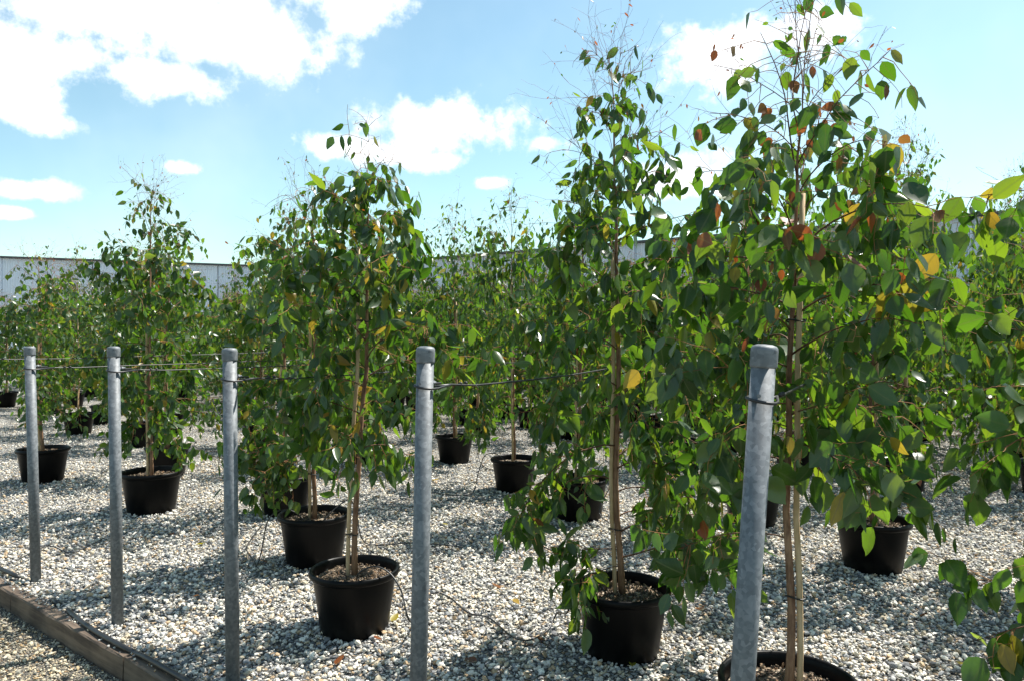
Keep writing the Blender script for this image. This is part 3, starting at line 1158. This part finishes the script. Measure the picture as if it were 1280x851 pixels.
# base point, top pixel row, attachment row of the line
POSTS = [
    ('left', -44, 433, -34, 690, 449, 'galvanised post past the surfacing hose'),
    ('a', 37, 433, 45, 727, 460, 'galvanised steel post standing beside the surfacing hose at the timber edging'),
    ('b', 142, 433, 147, 781, 463, 'galvanised steel post in front of the sapling with the sparse twiggy top'),
    ('c', 287, 435, 291, 861, 474, 'galvanised steel post with a sapling branch of pale leaves crossing it'),
    ('d', 532, 433, 520, 983, 483, 'galvanised steel post with a black line looped round it, beside the arching drip tube'),
    ('e', 956, 431, 905, 1202, 500, 'leaning galvanised steel post with a bright cap, in front of the red-tipped sapling'),
]
WD = np.array([.50, .866])
rows_pts = []
for nm, xt, yt, xb, yb, ya, lab in POSTS:
    b = G(xb, yb)
    Y = b[1]
    top = np.array([(xt - 640) / F * Y, Y, CAMH - (yt - HOR) * Y / F])
    ax = top - b
    h = np.linalg.norm(ax)
    root = bpy.data.objects.new('steel_post', None)
    COL.objects.link(root)
    root.location = b
    root.rotation_euler = Vector((0, 0, 1)).rotation_difference(Vector(ax)).to_euler()
    tag(root, lab, 'post', 'galvanised posts along the timber edging')
    link('shaft', post_mesh(h), root)
    link('cap', CAPM, root, (0, 0, h - .054))
    mb = MB()                                  # eye bolt through the post below the line
    zb = h * ((CAMH - (ya - HOR) * Y / F) / top[2]) + .012
    ud = np.array([WD[0], WD[1], 0])
    mb.tube(np.array([ud * -.034 + (0, 0, zb), ud * .062 + (0, 0, zb)]), .005, 8)
    mb.tube(np.array([ud * .040 + (0, 0, zb), ud * .050 + (0, 0, zb)]), .0095, 6)
    link('bolt', mb.mesh('bolt', [M['gal']], False), root)
    # line from the post back along its row of saplings
    za = CAMH - (ya - HOR) * Y / F
    f = za / top[2]
    c = b + ax * f
    u = np.array([WD[0], WD[1], 0])
    w = np.array([-WD[1], WD[0], 0])
    wr = bpy.data.objects.new('trellis_line', None)
    COL.objects.link(wr)
    wr.location = c
    lab2 = lab.replace('galvanised steel post', 'post').replace('galvanised post', 'post')
    tag(wr, {'left': 'thin black support line running back from beyond the edge of the post row',
             'a': 'thin black support line tied to the post beside the surfacing hose',
             'b': 'thin black support line tied to the post before the twiggy-topped sapling',
             'c': 'thin black support line tied to the post crossed by a leafy branch',
             'd': 'thick black support line looped round the post beside the arching drip tube',
             'e': 'thick black support line curving from the leaning post to the red-tipped sapling'}[nm], 'support line', 'support lines along the rows')
    mb = MB()
    a = np.linspace(math.pi * .5, math.pi * 1.5, 15)
    rr = .0345
    arc = [u * rr * math.cos(t) * 1.0 + w * rr * math.sin(t) + np.array([0, 0, .006 * math.sin(t)]) for t in a]
    L = 15.0
    s1 = [w * rr * .3 + u * .11 + np.array([0, 0, .006]), w * rr + u * .03 + np.array([0, 0, .006])]
    out = [-w * rr + u * .03 + np.array([0, 0, -.006]), -w * rr * .35 + u * .14]
    run = []
    for d in np.linspace(.3, L, 34):
        sag = -.016 * abs(math.sin(d * 1.13 + xt)) - .004 * math.sin(d * 3 + xt)
        lift = .05 * (d / 3) if nm == 'e' and d < 1.2 else 0.0
        run.append(u * d + np.array([0, 0, sag + lift]) + w * .012 * math.sin(d * 2.1 + xt))
    mb.tube(np.array(s1 + arc + out), .0040, 8)
    link('tie_loop', mb.mesh('tie_loop', [M['tube']]), wr)
    mb = MB()
    mb.tube(np.array([out[-1] - u * .1, out[-1]] + run), .0042 if nm in 'de' else .0034, 6)
    link('line', mb.mesh('line', [M['tube']]), wr)
    mb = MB()                                 # clips along the line
    for d in (.20, .235):
        mb.tube(np.array([u * d - w * .010, u * (d + .012) - w * .008]), .0062, 8)
    link('clip', mb.mesh('clip', [M['tie']]), wr)

# ------------------------------------------------------------------ hose along the edging and drip tubes
def spline(pts, k=10):
    P = np.array(pts, float)
    P = np.vstack([2 * P[0] - P[1], P, 2 * P[-1] - P[-2]])
    out = []
    for i in range(1, len(P) - 2):
        for t in np.linspace(0, 1, k, endpoint=False):
            a, b, c, d = P[i - 1], P[i], P[i + 1], P[i + 2]
            out.append(.5 * ((2 * b) + (c - a) * t + (2 * a - 5 * b + 4 * c - d) * t * t + (3 * b - a - 3 * c + d) * t ** 3))
    out.append(P[-2])
    return np.array(out)


def tube_thing(name, pts, rad, label, cat, group=None, mat='tube'):
    mb = MB()
    mb.tube(spline(pts), rad, 8)
    o = link(name, mb.mesh(name, [M[mat]]))
    return tag(o, label, cat, group)


hp = [G(-120, 640, .02), G(-30, 697, .026), G(2, 711, .030), G(20, 719, .026), G(34, 728, -.02), G(60, 745, -.02), G(70, 752, .020), G(80, 759, -.016),
      G(92, 769, .018), G(118, 788, .026), G(150, 806, .032), G(168, 815, .020), G(185, 823, .032), G(215, 840, .034), G(250, 860, .032), G(330, 905, .024)]
tube_thing('irrigation_hose', hp, .0135, 'black irrigation hose lying half buried along the back of the timber edging', 'hose')

TD_ = 'drip tubes'
tube_thing('drip_tube', [(-.80, 3.80, .285), (-.78, 3.78, .335), (-.70, 3.76, .372), (-.62, 3.74, .345), (-.555, 3.70, .27), (-.50, 3.68, .12), G(538, 742, .03), G(560, 745, .032), G(585, 765, .032),
                         G(612, 772, .02), G(640, 795, .032), G(663, 799, .032), G(685, 786, .03), G(697, 765, .09), (.27, 3.60, .2), (.315, 3.61, .34), (.40, 3.62, .36), (.46, 3.6, .29)],
           .0044, 'black drip tube arching from the bright green sapling over gravel to the slim one', 'drip tube', TD_)
tube_thing('drip_tube', [(-1.40, 4.98, .30), (-1.47, 4.95, .37), (-1.56, 4.93, .375), (-1.63, 4.92, .30), (-1.66, 4.9, .12), (-1.68, 4.86, .030), (-1.74, 4.98, .030), (-1.9, 5.3, .030), (-2.0, 5.9, .030)],
           .0044, 'black drip tube hanging over the pot rim of the sapling whose branch crosses a post', 'drip tube', TD_)
tube_thing('drip_tube', [(-.06, 7.3, .30), (-.16, 7.27, .38), (-.27, 7.25, .36), (-.33, 7.2, .2), (-.38, 7.12, .030), (-.55, 7.0, .030), (-.8, 7.1, .030), (-1.1, 6.7, .030)],
           .0044, 'black drip tube looping down from the pot in the clear gravel patch', 'drip tube', TD_)
tube_thing('drip_tube', [G(672, 664, .032), G(669, 674, .05), G(682, 684, .03), G(702, 691, .032), G(728, 693, .03), G(745, 690, .032), G(790, 672, .032), (.70, 5.9, .12), (.82, 6.1, .33), (.74, 6.2, .37), (.66, 6.22, .3)],
           .0044, 'black drip tube coiled on the gravel before the pot with the drooping branch', 'drip tube', TD_)
tube_thing('drip_tube', [(-1.27, 5.0, .30), (-1.2, 5.08, .37), (-1.13, 5.15, .40), (-1.1, 5.22, .3), (-1.08, 5.3, .1), (-1.0, 5.35, .030), (-.7, 5.4, .030), (-.35, 5.3, .030)],
           .0044, 'black drip tube curving away over gravel behind the bright green sapling', 'drip tube', TD_)
tube_thing('drip_tube', [(-.62, 8.95, .30), (-.52, 8.9, .38), (-.45, 8.85, .33), (-.40, 8.75, .12), (-.34, 8.6, .030), (-.2, 8.3, .030), (.1, 8.2, .030)],
           .0044, 'black drip tube trailing from the pot with the reddish stem', 'drip tube', TD_)
tube_thing('drip_tube', [G(130, 672, .032), G(90, 690, .02), G(60, 682, .032), G(20, 700, .032)], .0044, 'short black drip tube end lying near the first posts', 'drip tube', TD_)

# ------------------------------------------------------------------ fallen leaves on the gravel
fr = random.Random(5)
FL = [(489, 776, .03), (474, 796, .025), (625, 735, .018), (642, 748, .016), (662, 802, .02), (681, 800, .02), (244, 680, .02), (1078, 706, .06), (240, 745, .015), (790, 832, .02), (596, 826, .015),
      (330, 700, .015), (560, 655, .018), (680, 560, .03), (700, 640, .02), (540, 600, .02), (215, 668, .02), (1150, 770, .02), (1000, 700, .02), (870, 760, .02), (420, 830, .015), (1200, 830, .02)]
for i, (x, y, s) in enumerate(FL):
    p = G(x, y, .018)
    o = link('fallen_leaf', leaf_shape(2 if i % 3 else 1, i % 6))
    L = fr.uniform(.05, .085)
    o.location = p
    o.scale = (L * .3, L, L)
    o.rotation_euler = (math.radians(fr.uniform(75, 100)), math.radians(fr.uniform(-20, 20)), fr.uniform(0, 6.28))
    tag(o, 'small dry brown leaf fallen on the gravel', 'fallen leaf', 'fallen leaves')
